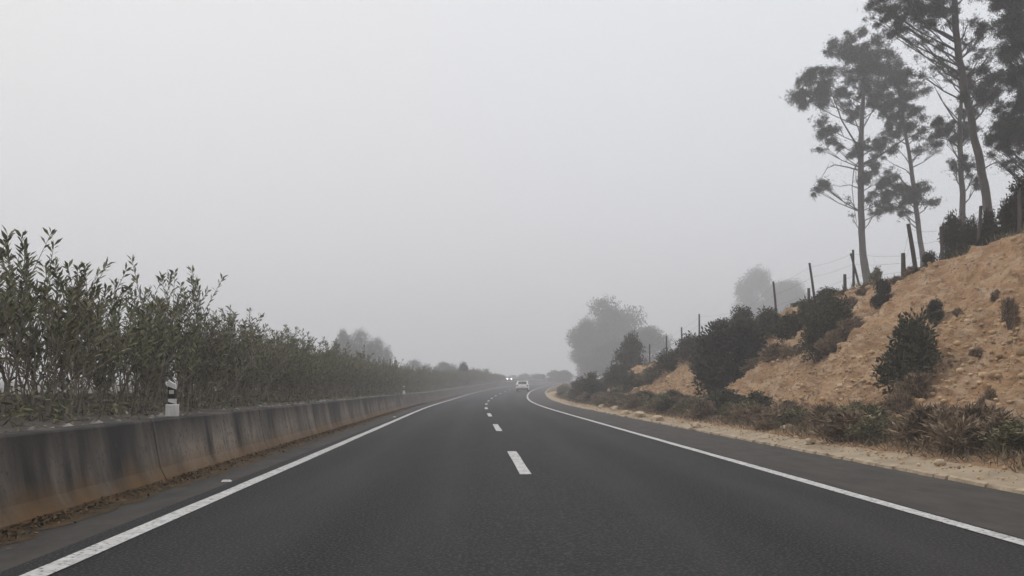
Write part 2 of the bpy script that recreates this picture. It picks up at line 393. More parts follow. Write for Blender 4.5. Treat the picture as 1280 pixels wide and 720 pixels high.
# flakes, pebbles: nobody could count them
def quads(cent, u, v, name='q'):
    n = len(cent)
    V = np.stack([cent - u - v, cent + u - v, cent + u + v, cent - u + v], 1).reshape(-1, 3)
    F = np.arange(4 * n).reshape(n, 4)
    return mesh_np(name, V, F, 4)
def unit(v): return v / np.maximum(np.linalg.norm(v, axis=1, keepdims=True), 1e-6)
n = 9000
yy = rng.uniform(3, 70, n) ** 1.0; ss = -4.74 + np.abs(rng.normal(0, .13, n)); zz = .03 * np.exp(-(ss + 4.74) * 6) + .01 + rng.uniform(0, .02, n)
c = np.stack([XCv(yy) + ss, yy, zz], 1); u = unit(rng.normal(size=(n, 3)) * [1, 1, .4]) * rng.uniform(.01, .03, (n, 1))
v = unit(rng.normal(size=(n, 3)) * [1, 1, .4]) * rng.uniform(.006, .014, (n, 1))
M['flake'] = mat('dead_leaves', (.11, .068, .03), .9, island=.8)
tag(link('leaf_litter', quads(c, u, v), M['flake'], kind='stuff'), 'rusty brown leaf litter along the foot of the median barrier', 'leaf litter')
def scatter_rocks(name, label, pts, sizes, m, cat, seed=0):
    """many small stones joined in one mesh"""
    import bmesh
    bases = []
    for q in range(4):
        me = rock_mesh('r', seed + q, 1, .8, .6, 1); vv = np.array([v.co[:] for v in me.vertices]); ff = np.array([p.vertices[:] for p in me.polygons])
        bases.append((vv, ff)); bpy.data.meshes.remove(me)
    Vs, Fs, off = [], [], 0
    for p, sz in zip(pts, sizes):
        vv, ff = bases[random.randrange(4)]; a = random.uniform(0, 6.28); ca, sa = math.cos(a), math.sin(a)
        r = vv * sz; r = np.stack([r[:, 0] * ca - r[:, 1] * sa, r[:, 0] * sa + r[:, 1] * ca, r[:, 2]], 1) + p
        Vs.append(r); Fs.append(ff + off); off += len(vv)
    return tag(link(name, mesh_np(name, np.concatenate(Vs), np.concatenate(Fs), 3), m, kind='stuff'), label, cat)
bvs = np.zeros(len(bank.data.vertices) * 3, np.float32); bank.data.vertices.foreach_get('co', bvs); bvs = bvs.reshape(-1, 3)
ok = (bvs[:, 1] > 9) & (bvs[:, 1] < 110)
tt = (bvs[:, 2] - ZRv(bvs[:, 1])) / np.maximum(HV(bvs[:, 1]), .5)
wgt = ok * np.where(tt < .55, 1.0, .25) * (tt > .05)
cl_n = np.array([max(0, noise.noise((p[1] * .5, p[2] * .9, 0)) + .25) for p in bvs[::1]]) if False else 1
idx = rng.choice(len(bvs), 20000, p=wgt / wgt.sum())
scatter_rocks('bank_rubble', 'small ochre stones and rubble bedded in the face of the sandy cutting', bvs[idx] + rng.normal(0, .03, (20000, 3)), rng.gamma(1.5, .020, 20000) + .014, M['stone'], 'rubble')
n = 3200; yy = rng.uniform(6, 75, n); ss = 5.85 + rng.beta(2, 1.6, n) * 1.1
scatter_rocks('gutter_gravel', 'pale gravel and crumbs of rock lying in the roadside gutter', np.stack([XCv(yy) + ss, yy, ZRv(yy) + .05 + (ss - 5.9) * .12], 1), rng.gamma(1.6, .007, n) + .005, M['stone'], 'gravel', 20)
n = 1800; yy = rng.uniform(5, 60, n); ss = rng.uniform(-9, -5.25, n)
M['bedstone'] = mat('grey_stone', (.26, .235, .21), .95, island=.4)
scatter_rocks('median_gravel', 'grey stones strewn over the soil behind the median barrier', np.stack([XCv(yy) + ss, yy, np.full(n, .77)], 1), rng.gamma(2, .015, n) + .01, M['bedstone'], 'gravel', 40)

# ------------------------------------------------------------------ foliage
def leaves(pts, dirs, length, width, name, droop=0, tri=False):
    """folded lance-shaped leaves: two triangles each"""
    n = len(pts); d = unit(dirs)
    side = unit(np.cross(d, rng.normal(size=(n, 3)))) ; nrm = np.cross(d, side)
    ln = (length * rng.uniform(.65, 1.25, n))[:, None]; wd = (width * rng.uniform(.7, 1.2, n))[:, None]
    tip = pts + d * ln + np.array([0, 0, -droop]) * ln
    mid = pts + d * ln * .5 + nrm * wd * .25
    V = np.stack([pts, mid + side * wd, tip, mid - side * wd], 1).reshape(-1, 3)
    b = np.arange(n)[:, None] * 4
    F = np.concatenate([b + [0, 1, 2], b + [0, 2, 3]], 1).reshape(-1, 3)
    return mesh_np(name, V, F, 3)

def blob_points(cent, rad, n, squash=(1, 1, 1), shell=.5):
    """points in lobes; returns points and outward directions"""
    cent = np.asarray(cent, float); rad = np.asarray(rad, float)
    p = rad ** 2; p = p / p.sum(); k = rng.choice(len(cent), n, p=p)
    d = unit(rng.normal(size=(n, 3)))
    r = rad[k] * (rng.uniform(0, 1, n) ** shell) * (1 + .18 * np.sin(d[:, 0] * 9 + k) * np.cos(d[:, 2] * 7 + k * 2))
    return cent[k] + d * r[:, None] * np.array(squash), d

def make_shrub(seed, name, w_, h_, nleaf, leaf, m, label, cat, group, nlobes=14, spiky=.3, twigs=14, bare=.0, slim=.22):
    """rounded shrub of many leaf clumps on twigs, base at the origin"""
    global rng; keep = rng; rng = np.random.default_rng(seed); r = random.Random(seed)
    t = thing(name, (0, 0, 0), label, cat, group)
    C, R = [], []
    for q in range(nlobes):
        a = r.uniform(0, 6.283); e = r.uniform(.0, 1); rr = (1 - e ** 2.2) ** .5 * r.uniform(.35, 1)
        C.append((math.cos(a) * rr * w_ * .36, math.sin(a) * rr * w_ * .36, h_ * (.14 + .64 * e * r.uniform(.7, 1.12))))
        R.append(r.uniform(.10, .24) * min(w_, h_))
    pts, d = blob_points(C, R, nleaf, (1, 1, .95), .6)
    keepm = pts[:, 2] > h_ * bare; pts, d = pts[keepm], d[keepm]
    d = d + rng.normal(size=d.shape) * .7 + np.array([0, 0, spiky])
    link('foliage', leaves(pts, d, leaf, leaf * slim, 'foliage'), m, t)
    # sprigs that break the outline
    mb = MB()
    for q in range(twigs):
        c_ = Vector(C[q % nlobes]) * r.uniform(.9, 1.18); b_ = Vector((r.uniform(-.08, .08) * w_, r.uniform(-.08, .08) * w_, -.05))
        mid = (b_ + c_) * .5 + Vector((r.uniform(-.1, .1), r.uniform(-.1, .1), 0)) * w_
        mb.tube([b_, mid, c_], [.012 * h_ + .004, .008 * h_ + .003, .003], 4, False)
    mb.build('twigs', M['twig'], t)
    rng = keep; return t

# oleander: arching pale stems from the ground, lance leaves toward the tips
def make_oleander(seed, h_):
    global rng; keep = rng; rng = np.random.default_rng(seed); r = random.Random(seed)
    t = thing('oleander_bush', (0, 0, 0), 'oleander', 'bush', 'oleanders on the central reservation')
    mb = MB(); P_, D_ = [], []
    for q in range(r.randint(21, 28)):
        a = r.uniform(0, 6.283); b0 = Vector((math.cos(a), math.sin(a), 0)) * (r.random() ** .5) * .75
        H = h_ * r.uniform(.38, 1.05); out = r.uniform(.15, 1.15)
        def pt(u): return b0 + Vector((math.cos(a) * out * u ** 1.5, math.sin(a) * out * u ** 1.5, H * u)) + Vector((noise.noise((seed, q * 1.37, u * 2.2)), noise.noise((seed + 5, q * 1.37, u * 2.2)), 0)) * .38 * u
        pl = [pt(u) for u in (0, .25, .5, .75, 1)]
        mb.tube(pl, [.015, .011, .009, .006, .003], 4, False)
        stems = [(pl, .30)]
        for k in range(r.randint(2, 4)):
            u0 = r.uniform(.35, .8); p0 = pt(u0); aa = r.uniform(0, 6.283); ll = h_ * r.uniform(.18, .38)
            p1 = p0 + Vector((math.cos(aa) * .35, math.sin(aa) * .35, .85)) * ll * .5; p2 = p1 + Vector((math.cos(aa) * .2, math.sin(aa) * .2, 1)) * ll * .55
            mb.tube([p0, p1, p2], [.008, .006, .003], 3, False); stems.append(([p0, p1, p2], .1))
        for (pl2, st) in stems:
            nl = r.randint(16, 30)
            for k in range(nl):
                u = st + (1 - st) * (1 - (k / nl) ** 2.3); x = u * (len(pl2) - 1); i0 = min(int(x), len(pl2) - 2)
                p = pl2[i0].lerp(pl2[i0 + 1], x - i0); ax = (pl2[i0 + 1] - pl2[i0]).normalized()
                th = k * 2.1 + r.uniform(-.3, .3)
                P_.append(p[:]); D_.append((ax * r.uniform(.5, 1.3) + Vector((math.cos(th), math.sin(th), r.uniform(-.2, .3))) * r.uniform(.5, .9))[:])
    mb.build('stems', M['ostem'], t)
    link('leaves', leaves(np.array(P_), np.array(D_), .14, .017, 'leaves', .12), M['oleaf'], t)
    rng = keep; return t
OLE = [make_oleander(s_, h_) for s_, h_ in ((11, 2.25), (12, 2.4), (13, 2.1), (14, 2.5), (15, 2.3), (16, 2.0))]
used = set()
def use(protos, k, **kw):
    k = k % len(protos); o = protos[k]
    if id(o) in used: o = copy_tree(o)
    else: used.add(id(o))
    for a_, b_ in kw.items():
        if a_ in ('location', 'rotation_euler', 'scale'): setattr(o, a_, b_)
        elif b_ is not None: o[a_] = b_
    return o
ordn = ['first', 'second', 'third', 'fourth', 'fifth', 'sixth', 'seventh', 'eighth', 'ninth', 'tenth', 'eleventh', 'twelfth', 'thirteenth', 'fourteenth', 'fifteenth', 'sixteenth', 'seventeenth', 'eighteenth', 'nineteenth', 'twentieth']
y = 5.0; k = 0; row = []
while y < 206:
    s_ = -6.85 + random.uniform(-.45, .4) - (.35 if k % 3 == 1 else 0)
    sc = random.uniform(.84, 1.08)
    if y > 19: sc *= .90
    if y < 18: sc = max(sc, .95) * (1.10 if y < 14.5 else 1.0)
    if y > 110: sc *= float(np.interp(y, [110, 130, 160, 206], [1.05, 1.22, 1.2, .75]))
    if y < 9.6: sc *= .74
    o = use(OLE, k * 5 + random.randrange(3), location=P(s_, y, .72), rotation_euler=(0, 0, random.uniform(0, 6.28)), scale=(sc * 1.02, sc * 1.02, sc))
    row.append((y, o)); y += random.uniform(.75, 1.1) * (1.45 if y < 17 else 1.0 if y < 60 else 1.5); k += 1
before = [o for (yy_, o) in row if yy_ < 13.4][::-1]; after = [o for (yy_, o) in row if 13.4 <= yy_]
for i_, o in enumerate(before): o['label'] = 'oleander with open leafy tips, ' + ordn[i_ % 12] + ' to the left of the near striped marker post'
aft = [q for q in row if q[0] >= 13.4]
mid = [o for (yy_, o) in aft if yy_ < 57.5][::-1]; bey = [o for (yy_, o) in aft if 57.5 <= yy_ < 100]
for i_, (yy_, o) in enumerate(aft):
    o['label'] = ('hazy oleander in the hedge between the small marker post and the dark young tree' if yy_ < 134 else
        'fog greyed oleander in the lowering end of the hedge past the dark young tree')
for i_, o in enumerate(bey[:20]): o['label'] = 'greyish oleander, ' + ordn[i_] + ' in the hedge beyond the small distant marker post'
for i_, o in enumerate(mid[:20]): o['label'] = 'oleander, ' + ordn[i_] + ' in the hedge on the near side of the small distant marker post'
for i_, (yy_, o) in enumerate(aft[:max(20, len(mid) - 20)]): 
    if i_ < 20: o['label'] = 'olive green oleander, ' + ordn[i_] + ' in the row beyond the near striped marker post'

n = 26000; yy = rng.uniform(5, 150, n); ss = -6.9 + rng.normal(0, .65, n); hh = np.abs(rng.normal(0, .22, n))
pts = np.stack([XCv(yy) + ss, yy, ZRv(yy) + .76 + hh], 1)
tag(link('undergrowth', leaves(pts, rng.normal(size=(n, 3)) * [.8, .8, .5] + [0, 0, .3], .14, .016, 'u'), M['oleaf'], kind='stuff'), 'low tangled shoots and dead leaves under the oleander hedge', 'undergrowth')
# shrubs
SH = {
 'green': [make_shrub(21 + i, 'shrub', 1, 1, 4200, .075, M['green'], 'shrub', 'shrub', 'shrubs on the cutting', 22, .5) for i in range(3)],
 'dark': [make_shrub(31 + i, 'shrub', 1, 1, 7000, .06, M['dark'], 'shrub', 'shrub', 'shrubs on the cutting', 26, .4) for i in range(3)],
 'olive': [make_shrub(41 + i, 'scrub_bush', 1, .8, 2300, .09, M['olive'], 'scrub', 'shrub', 'scrub at the foot of the cutting', 20, .9, 28, slim=.16) for i in range(3)],
 'dry': [make_shrub(51 + i, 'dry_bush', 1, .8, 2400, .14, M['dry'], 'scrub', 'shrub', 'scrub at the foot of the cutting', 18, 1.0, 34, slim=.09) for i in range(3)],
 'yellow': [make_shrub(61, 'shrub', 1, .8, 2500, .08, M['yellow'], 'shrub', 'shrub', 'shrubs on the cutting', 16, .8)],
}
def shrub(kind, base, w_, h_, label, group=None, tilt=0):
    return use(SH[kind], random.randrange(len(SH[kind])), location=base, rotation_euler=(0, tilt, random.uniform(0, 6.28) if not tilt else 0), scale=(w_ / .85, w_ / .85, h_ / .95), label=label, group=group)
def bank_bush(kind, px, py, wpx, hpx, label, dz=-.08):
    p = hit(px, py)
    if p is None: p = at_crest(px, .3)
    p.z += dz - .10 * hpx * p.y / FPX; k_ = p.y / FPX
    shrub(kind, p, wpx * k_, hpx * k_, label, 'shrubs on the cutting')
def crest_bush(kind, px, pyt, wpx, d, label, dz=-.15, group='shrubs on the cutting'):
    p = at_crest(px, d); top = CAMH + (HOR - pyt) / FPX * p.y
    p.z += dz; shrub(kind, p, wpx * p.y / FPX, max(.3, top - p.z), label, group)
bank_bush('green', 1139, 478, 84, 98, 'large round dark green bush alone in the middle of the sandy bank')
bank_bush('dry', 1145, 498, 55, 45, 'brown dead twigs below the large round bush on the bank')
bank_bush('dark', 1103, 380, 26, 40, 'small dark bush high on the bank below the stump post')
bank_bush('dark', 1170, 396, 24, 30, 'small dark tuft just above and right of the large round bush')
bank_bush('dry', 1196, 392, 14, 12, 'tiny brown tuft right of the small tuft above the round bush')
bank_bush('dry', 1262, 402, 28, 42, 'sparse brown weed high on the bank by the right edge')
bank_bush('dry', 1236, 510, 26, 36, 'sparse weed low on the bank near the right edge')
bank_bush('dark', 905, 488, 84, 96, 'biggest black green bush filling the gully in the middle of the cutting')
bank_bush('dark', 935, 462, 66, 74, 'dark bush leaning on the right flank of the biggest gully bush')
bank_bush('dark', 890, 462, 46, 56, 'dark bush bulging on the left side of the biggest gully bush')
bank_bush('green', 1022, 446, 44, 66, 'dark bush hanging in the second gully under the leaning fence post')
bank_bush('green', 1047, 422, 46, 58, 'shrub at the top of the second gully beside the tall fence post')
bank_bush('green', 985, 425, 50, 44, 'low green shrub on the brow between the two leaning posts')
bank_bush('dry', 1060, 420, 46, 34, 'brown bush on the slope right of the second gully')
bank_bush('dry', 975, 448, 60, 30, 'dry brown scrub on the slope beneath the low green shrub')
bank_bush('green', 862, 452, 44, 40, 'shrub on the falling brow left of the biggest gully bush')
bank_bush('green', 838, 466, 42, 34, 'shrub on the brow above the left patch of bare ochre rock')
bank_bush('olive', 815, 478, 40, 30, 'olive shrub at the left end of the brow')
bank_bush('green', 795, 486, 34, 26, 'low shrub where the brow meets the far verge')
bank_bush('olive', 778, 496, 30, 22, 'small olive shrub near the pale rocks by the gutter')
for a_ in [('green', 1012, 408, 40, 40, 'dark shrub below the brow under the short leaning post'), ('green', 1036, 398, 44, 40, 'thick shrub below the brow left of the foremost pine'),
           ('dry', 1062, 388, 34, 28, 'brown grass bush just below the brow at the foremost pine'), ('green', 962, 420, 46, 40, 'shrub between the biggest gully bush and the second gully'), ('dry', 945, 462, 40, 24, 'dry brown tussock right under the dark bush on the slope'),
           ('dry', 1082, 366, 26, 18, 'small brown tussock on the brow right of the foremost pine'), ('dark', 1150, 330, 20, 14, 'low dark tuft on the brow by the thin pine'), ('dry', 1222, 440, 20, 14, 'lone brown weed in mid slope toward the right edge'),
           ('dry', 1128, 512, 40, 40, 'brown scrub climbing the slope beneath the large round bush'), ('dry', 1246, 372, 16, 18, 'thin brown weed near the top of the bank at right'), ('olive', 1100, 398, 10, 9, 'tiny olive tuft between the small dark bush and the round bush'), ('dry', 1040, 440, 40, 36, 'brown shrub at the lower end of the second gully')]:
    bank_bush(*a_)
for (px, pyt, wpx, d, kd, lab) in [
    (1096, 330, 24, .6, 'olive', 'small leafy plant beside the foot of the foremost pine'),
    (1122, 342, 26, .3, 'dry', 'brown grass clump behind the stump post on the brow'),
    (1162, 312, 22, .5, 'dark', 'low dark shrub at the foot of the thin pine'),
    (1140, 330, 26, .4, 'dry', 'dry clump between the stump post and the thin pine'),
    (1190, 262, 40, 2.5, 'dark', 'dark bush behind the pale pine trunk, left of it'),
    (1212, 270, 34, 2.2, 'dark', 'dark bush between the two right hand pine trunks'),
    (1236, 262, 34, 1.6, 'dark', 'dark bush right of the leaning pine trunk'),
    (1262, 244, 44, 1.5, 'dark', 'tall black green bush on the brow at the right edge'),
    (1284, 215, 50, 1.3, 'dark', 'tallest dark bush cut by the right edge above the bank'),
    (1228, 298, 20, .2, 'dark', 'small dark shrub hanging over the edge under the leaning pine'),
    (960, 388, 34, .4, 'green', 'shrub on the brow at the foot of the short leaning post'),
    (930, 384, 44, .4, 'green', 'rounded shrub crowning the biggest gully bush'),
    (905, 396, 40, .4, 'dark', 'dark shrub on the brow just left of the short peg post'),
    (1000, 376, 34, .4, 'green', 'spiky shrub on the brow by the leaning post'),
    (1035, 360, 40, .4, 'green', 'spiky grey green shrub on the brow left of the foremost pine'),
    (1058, 362, 30, .3, 'dry', 'brown shrub on the brow directly left of the foremost pine'),
    (880, 418, 34, .4, 'green', 'shrub on the brow right of the thin upright peg'),
    ]:
    crest_bush(kd, px, pyt, wpx, d, lab)
# bushes where the cutting runs out
for (px, pyb, y_, w_, h_, kd, lab) in [
    (727, 502, 66, 2.3, 2.1, 'green', 'round dark bush closest to the bend, on the right verge'),
    (712, 498, 74, 2.0, 1.9, 'green', 'bush at the outer tip of the verge beside the bend'),
    (745, 505, 62, 2.0, 1.5, 'dark', 'low dark bush right of the round bush near the bend'),
    (760, 500, 70, 1.8, 1.7, 'yellow', 'yellow green bush in the dip behind the dark verge bushes'),
    (775, 503, 64, 2.3, 2.2, 'green', 'bush left of the bare rock where the cutting begins'),
    (790, 495, 72, 2.4, 3.0, 'green', 'taller bush behind the start of the cutting'),
    (702, 492, 95, 2.2, 1.5, 'olive', 'pale hazy scrub beyond the outer tip bush')]:
    x = (px - 640) / FPX * y_; x = max(x, XC(y_) + 7.4)
    shrub(kd, (x, y_, ground_z(x, y_) - .1), w_, h_, lab, 'shrubs on the cutting')
# scrub at the foot of the bank
y = 9.5; k = 0; cnt = {}
while y < 92:
    kd = random.choice(['dry', 'olive', 'dry', 'olive', 'dry', 'green' if y > 26 else 'dry']); s_ = random.uniform(6.85, 8.6)
    h_ = random.uniform(.35, .9); w_ = h_ * random.uniform(1.3, 2.0)
    small = None; tone = {'dry': 'dry brown', 'olive': 'olive grey', 'green': 'dark green'}[kd]
    where = ('at the right edge' if y < 15 else 'below the large round bush' if y < 24 else 'below the second gully' if y < 36 else 'below the biggest gully bush' if y < 52 else 'below the left patch of bare rock' if y < 72 else 'near the bend')
    size = 'small' if h_ < .55 else 'tall' if h_ > .85 else 'medium'; cnt[where] = cnt.get(where, 0) + 1
    shrub(kd, P(s_, y, terr(s_, y) - .06), w_, h_, ('%s %s scrub, %s from the right %s' % (size, tone, ordn[cnt[where] - 1], where) if cnt[where] <= 20 else '%s %s scrub far left in the strip %s' % (size, tone, where)), 'scrub at the foot of the cutting')
    y += random.uniform(.28, .5) * (1 if y < 40 else 1.6); k += 1
# dry grass tufts
n = 34000; yy = rng.uniform(9, 95, n); ss = 6.5 + rng.beta(1.5, 2, n) * 2.7
zz = ZRv(yy) + terr_base(ss, yy); pts = np.stack([XCv(yy) + ss, yy, zz - .02], 1)
M['grass'] = mat('dry_grass', (.22, .175, .115), .9, (.11, .085, .055), 1.5, island=.5)
tag(link('dry_grass', leaves(pts, rng.normal(size=(n, 3)) * [.7, .7, .2] + [0, 0, .8], .24, .009, 'g'), M['grass'], kind='stuff'), 'thin dry grass among the scrub at the foot of the bank', 'grass')
n = 40000; yy = rng.uniform(12, 120, n); ss = CREST(yy) + rng.uniform(.1, 6, n) ** 1.0
pts = np.stack([XCv(yy) + ss, yy, ZRv(yy) + terr_base(ss, yy) - .03], 1)
tag(link('brow_grass', leaves(pts, rng.normal(size=(n, 3)) * [.6, .6, .2] + [0, 0, .8], .32, .014, 'g'), M['olive'], kind='stuff'), 'rough dark grass and weeds along the brow of the cutting', 'grass')

# individual rocks by the gutter
RK = [rock_mesh('rock', 70 + q, .22, .17, .13, 2) for q in range(4)]
for (px, py, sc, lab) in [(789, 519, 1.5, 'pale rock lying on the gutter left of the bare cutting'), (797, 523, 1.1, 'smaller pale rock right of the pale rock on the gutter'), (782, 516, 1.0, 'pale rock at the left end of the gutter stones'),
                          (838, 531, .8, 'little pale stone in the gutter below the left rock patch'), (768, 512, 1.3, 'rounded stone in the gutter under the low dark bush'), (1030, 540, .9, 'stone at the scrub edge below the second gully'),
                          (1012, 552, .6, 'small stone resting in the gutter, middle of the right side'), (1175, 578, .4, 'stone at the scrub edge near the right'), (752, 509, 1.2, 'stone in the gutter opposite the round bush')]:
    y_ = (CAMH - .12) / (py - HOR) * FPX; x = (px - 640) / FPX * y_; s_ = min(max(x - XC(y_), 5.95), 7.2)
    o = link('rock', RK[random.randrange(4)], M['kerb']); o.location = P(s_, y_, .08 + (s_ - 5.9) * .1); o.scale = (sc,) * 3; o.rotation_euler = (0, 0, random.uniform(0, 6))
    tag(o, lab, 'rock', 'loose rocks by the gutter')
for (y_, s_, sc) in [(84, 7.3, 2.6), (87, 7.6, 3.4), (80, 7.2, 1.8)]:
    o = link('rock', RK[random.randrange(4)], M['kerb']); o.location = P(s_, y_, .2); o.scale = (sc, sc, sc * 1.2)
    tag(o, {84: 'pale boulder at the very tip of the bend behind the gutter', 87: 'largest pale boulder beyond the tip of the verge', 80: 'pale boulder in front of the outer tip bush'}[y_], 'rock', 'loose rocks by the gutter')

# ------------------------------------------------------------------ pines
def needles(cl, y0, seed, dens, dep=1.0):
    """cl: (px, py, rx, ry[, density]) in photo pixels at distance y0 -> leaf points around flat clumps"""
    r = random.Random(seed); C, R, PT, DR = [], [], [], []
    for c_ in cl:
        px, py, rx, ry = c_[:4]; de = c_[4] if len(c_) > 4 else 1
        yy = y0 + r.uniform(-1.6, 1.6) * dep; k_ = yy / FPX
        ce = np.array(px_to(px, py, yy)); RX, RZ = rx * k_ * 1.42, ry * k_ * 1.42
        m_ = max(7, int(rx * ry / 15)); cc, rr = [], []
        for q in range(m_):
            a = unit(rng.normal(size=(1, 3)))[0] * r.uniform(.1, 1.1) ** .5
            cc.append(ce + a * np.array([RX * .80, RX * .7, RZ * .78])); rr.append(r.uniform(.10, .36) * (RX + RZ) / 2 + .06)
        n_ = int(rx * ry * dens * de)
        p, d = blob_points(cc, rr, n_, (1, 1, .72), .6)
        PT.append(p); DR.append(d)
    p = np.concatenate(PT); d = np.concatenate(DR)
    stray = rng.random(len(p)) < .16; p = p + d * (stray * rng.uniform(.05, .38, len(p)))[:, None]
    q = p / (y0 / 50); nn = np.sin(q[:, 0] * 5.3 + 2 * np.sin(q[:, 2] * 3.1)) + np.sin(q[:, 1] * 4.7 + seed) + np.sin(q[:, 2] * 7.9 + 1.7 * np.sin(q[:, 0] * 4.1)) + .8 * np.sin(q[:, 0] * 13 + q[:, 2] * 11)
    keepm = nn > rng.normal(-.92 if seed < 104 else -1.15, .25, len(p)); p, d = p[keepm], d[keepm]
    # tufts: each point carries several needles
    m_ = 4; p = np.repeat(p, m_, 0) + rng.normal(size=(len(p) * m_, 3)) * .015
    d = np.repeat(d, m_, 0) * .6 + rng.normal(size=(len(d) * m_, 3)) * .7 + [0, 0, .35]
    return p, d
def pine(label, y0, trunk, branches, cl, seed, dens=8.0):
    k_ = y0 / FPX; top = px_to(trunk[0][0], trunk[0][1], y0)
    gz = ground_z(top.x, y0)
    base = Vector((top.x, y0, gz - .2))
    t = thing('pine_tree', base, label, 'pine tree', 'pines on the brow of the cutting')
    pts = [base + Vector((0, 0, -.2))] + [px_to(a_, b_, y0 + .15 * math.sin(i_)) for i_, (a_, b_, c_) in enumerate(trunk) if px_to(a_, b_, y0).z > gz + .3]
    rad = [trunk[0][2] * .62 * k_] + [c_ * .5 * k_ for (a_, b_, c_) in trunk if px_to(a_, b_, y0).z > gz + .3]
    mb = MB()
    # refine and roughen the trunk line
    P2, R2 = [], []
    for i_ in range(len(pts) - 1):
        for q in range(4):
            u = q / 4; p = pts[i_].lerp(pts[i_ + 1], u); r_ = rad[i_] * (1 - u) + rad[i_ + 1] * u
            P2.append(p + Vector((noise.noise((p.z * .9, seed, 0)), noise.noise((p.z * .9, seed, 5)), 0)) * .05 - base); R2.append(r_ * (1 + .1 * noise.noise((p.z * 2.5, seed, 9))))
    P2.append(pts[-1] - base); R2.append(rad[-1])
    mb.tube(P2, R2, 10); mb.build('trunk', M['bark'], t, True)
    r = random.Random(seed)
    for br in branches:
        pl = []; dy = r.uniform(-1.2, 1.2)
        for i_, (a_, b_) in enumerate(br[1]): pl.append(px_to(a_, b_, y0 + dy * i_ / max(1, len(br[1]) - 1)) - base)
        w_ = br[0] * .5 * k_
        mb = MB(); mb.tube(pl, [w_ * (1 - .7 * i_ / (len(pl) - 1)) for i_ in range(len(pl))], 5)
        # side twigs
        for q in range(5):
            i_ = r.randrange(len(pl) - 1); a_ = pl[i_].lerp(pl[i_ + 1], r.random()); e_ = a_ + Vector((r.uniform(-.5, .5), r.uniform(-.5, .5), r.uniform(-.1, .6))) * 1.0
            mb.tube([a_, (a_ + e_) / 2 + Vector((0, 0, .06)), e_], [w_ * .35, w_ * .25, .004], 3, False)
        mb.build('branch', M['bark'], t)
    # inner limbs from the trunk to each clump
    for c_ in cl:
        mb = MB()
        e_ = px_to(c_[0], c_[1], y0) - base; s0 = min(range(len(P2)), key=lambda i: abs(P2[i].z - (e_.z - .8 - .35 * abs(e_.x - P2[i].x))))
        a_ = P2[s0]; mid = (a_ + e_) / 2 + Vector((0, 0, -.15))
        mb.tube([a_, mid, e_], [.05, .032, .014], 4, False)
        for q in range(4):
            f_ = e_ + Vector((r.uniform(-1, 1) * c_[2], r.uniform(-1, 1) * c_[2], r.uniform(-.6, .9) * c_[3])) * k_ * .8
            mb.tube([mid, (mid + f_) / 2 + Vector((0, 0, .05)), f_], [.02, .014, .006], 3, False)
        mb.build('branch', M['bark'], t)
    p, d = needles(cl, y0, seed, dens); p = p - np.array(base)
    link('crown', leaves(p, d, .17 * k_ / .05, .014 * k_ / .05, 'crown'), M['needle'], t)
    return t
def tree_y(px, d): return at_crest(px, d).y
YA, YB, YC, YD, YE = tree_y(1080, 21), tree_y(1152, 22), tree_y(1204, 16), tree_y(1238, 13), tree_y(1300, 11)
pine('foremost left pine with straight bare trunk and a drooping curved bough', YA,
     [(1084, 352, 10), (1079, 320, 8.5), (1077, 290, 8), (1076, 240, 7.5), (1076, 180, 6.5), (1078, 140, 5), (1080, 100, 4), (1076, 60, 3)],
     [(3.2, [(1077, 206), (1092, 198), (1112, 187), (1130, 174), (1150, 166), (1170, 158)]), (2, [(1074, 213), (1060, 209), (1044, 206), (1034, 210), (1027, 222)]),
      (1.5, [(1072, 203), (1067, 214), (1065, 235), (1068, 262), (1071, 280)]), (1.3, [(1077, 237), (1062, 231), (1050, 233), (1040, 231)]),
      (2.6, [(1076, 188), (1064, 170), (1052, 150), (1042, 122), (1030, 105)]), (1.8, [(1077, 172), (1069, 150), (1064, 125)]), (1.5, [(1078, 252), (1092, 246), (1108, 240)]),
      (1.8, [(1079, 160), (1090, 140), (1100, 120)]), (1.2, [(1076, 240), (1070, 225), (1070, 205)])],
     [(1012, 115, 20, 22), (1025, 98, 16, 14), (1034, 120, 12, 16), (1003, 122, 10, 12), (1034, 158, 15, 12), (1040, 172, 9, 12), (1028, 186, 9, 3), (1046, 186, 6, 3),
      (1052, 68, 17, 17), (1070, 52, 16, 12), (1085, 66, 20, 16), (1100, 82, 20, 18), (1068, 88, 22, 14), (1118, 96, 16, 14), (1092, 108, 20, 12), (1058, 118, 14, 12), (1084, 128, 16, 10), (1066, 140, 12, 10), (1104, 126, 16, 12),
      (1072, 190, 11, 10), (1090, 184, 14, 9), (1106, 182, 14, 8), (1112, 172, 12, 6), (1100, 196, 10, 5, .6), (1084, 214, 12, 9), (1094, 226, 14, 10), (1080, 222, 8, 6),
      (1025, 230, 11, 6), (1020, 238, 7, 5), (1034, 236, 6, 4), (1096, 250, 12, 9), (1108, 258, 10, 7), (1094, 266, 9, 6), (1112, 222, 9, 5, .7), (1062, 250, 4, 6, .3), (1066, 272, 3, 5, .3)], 101)
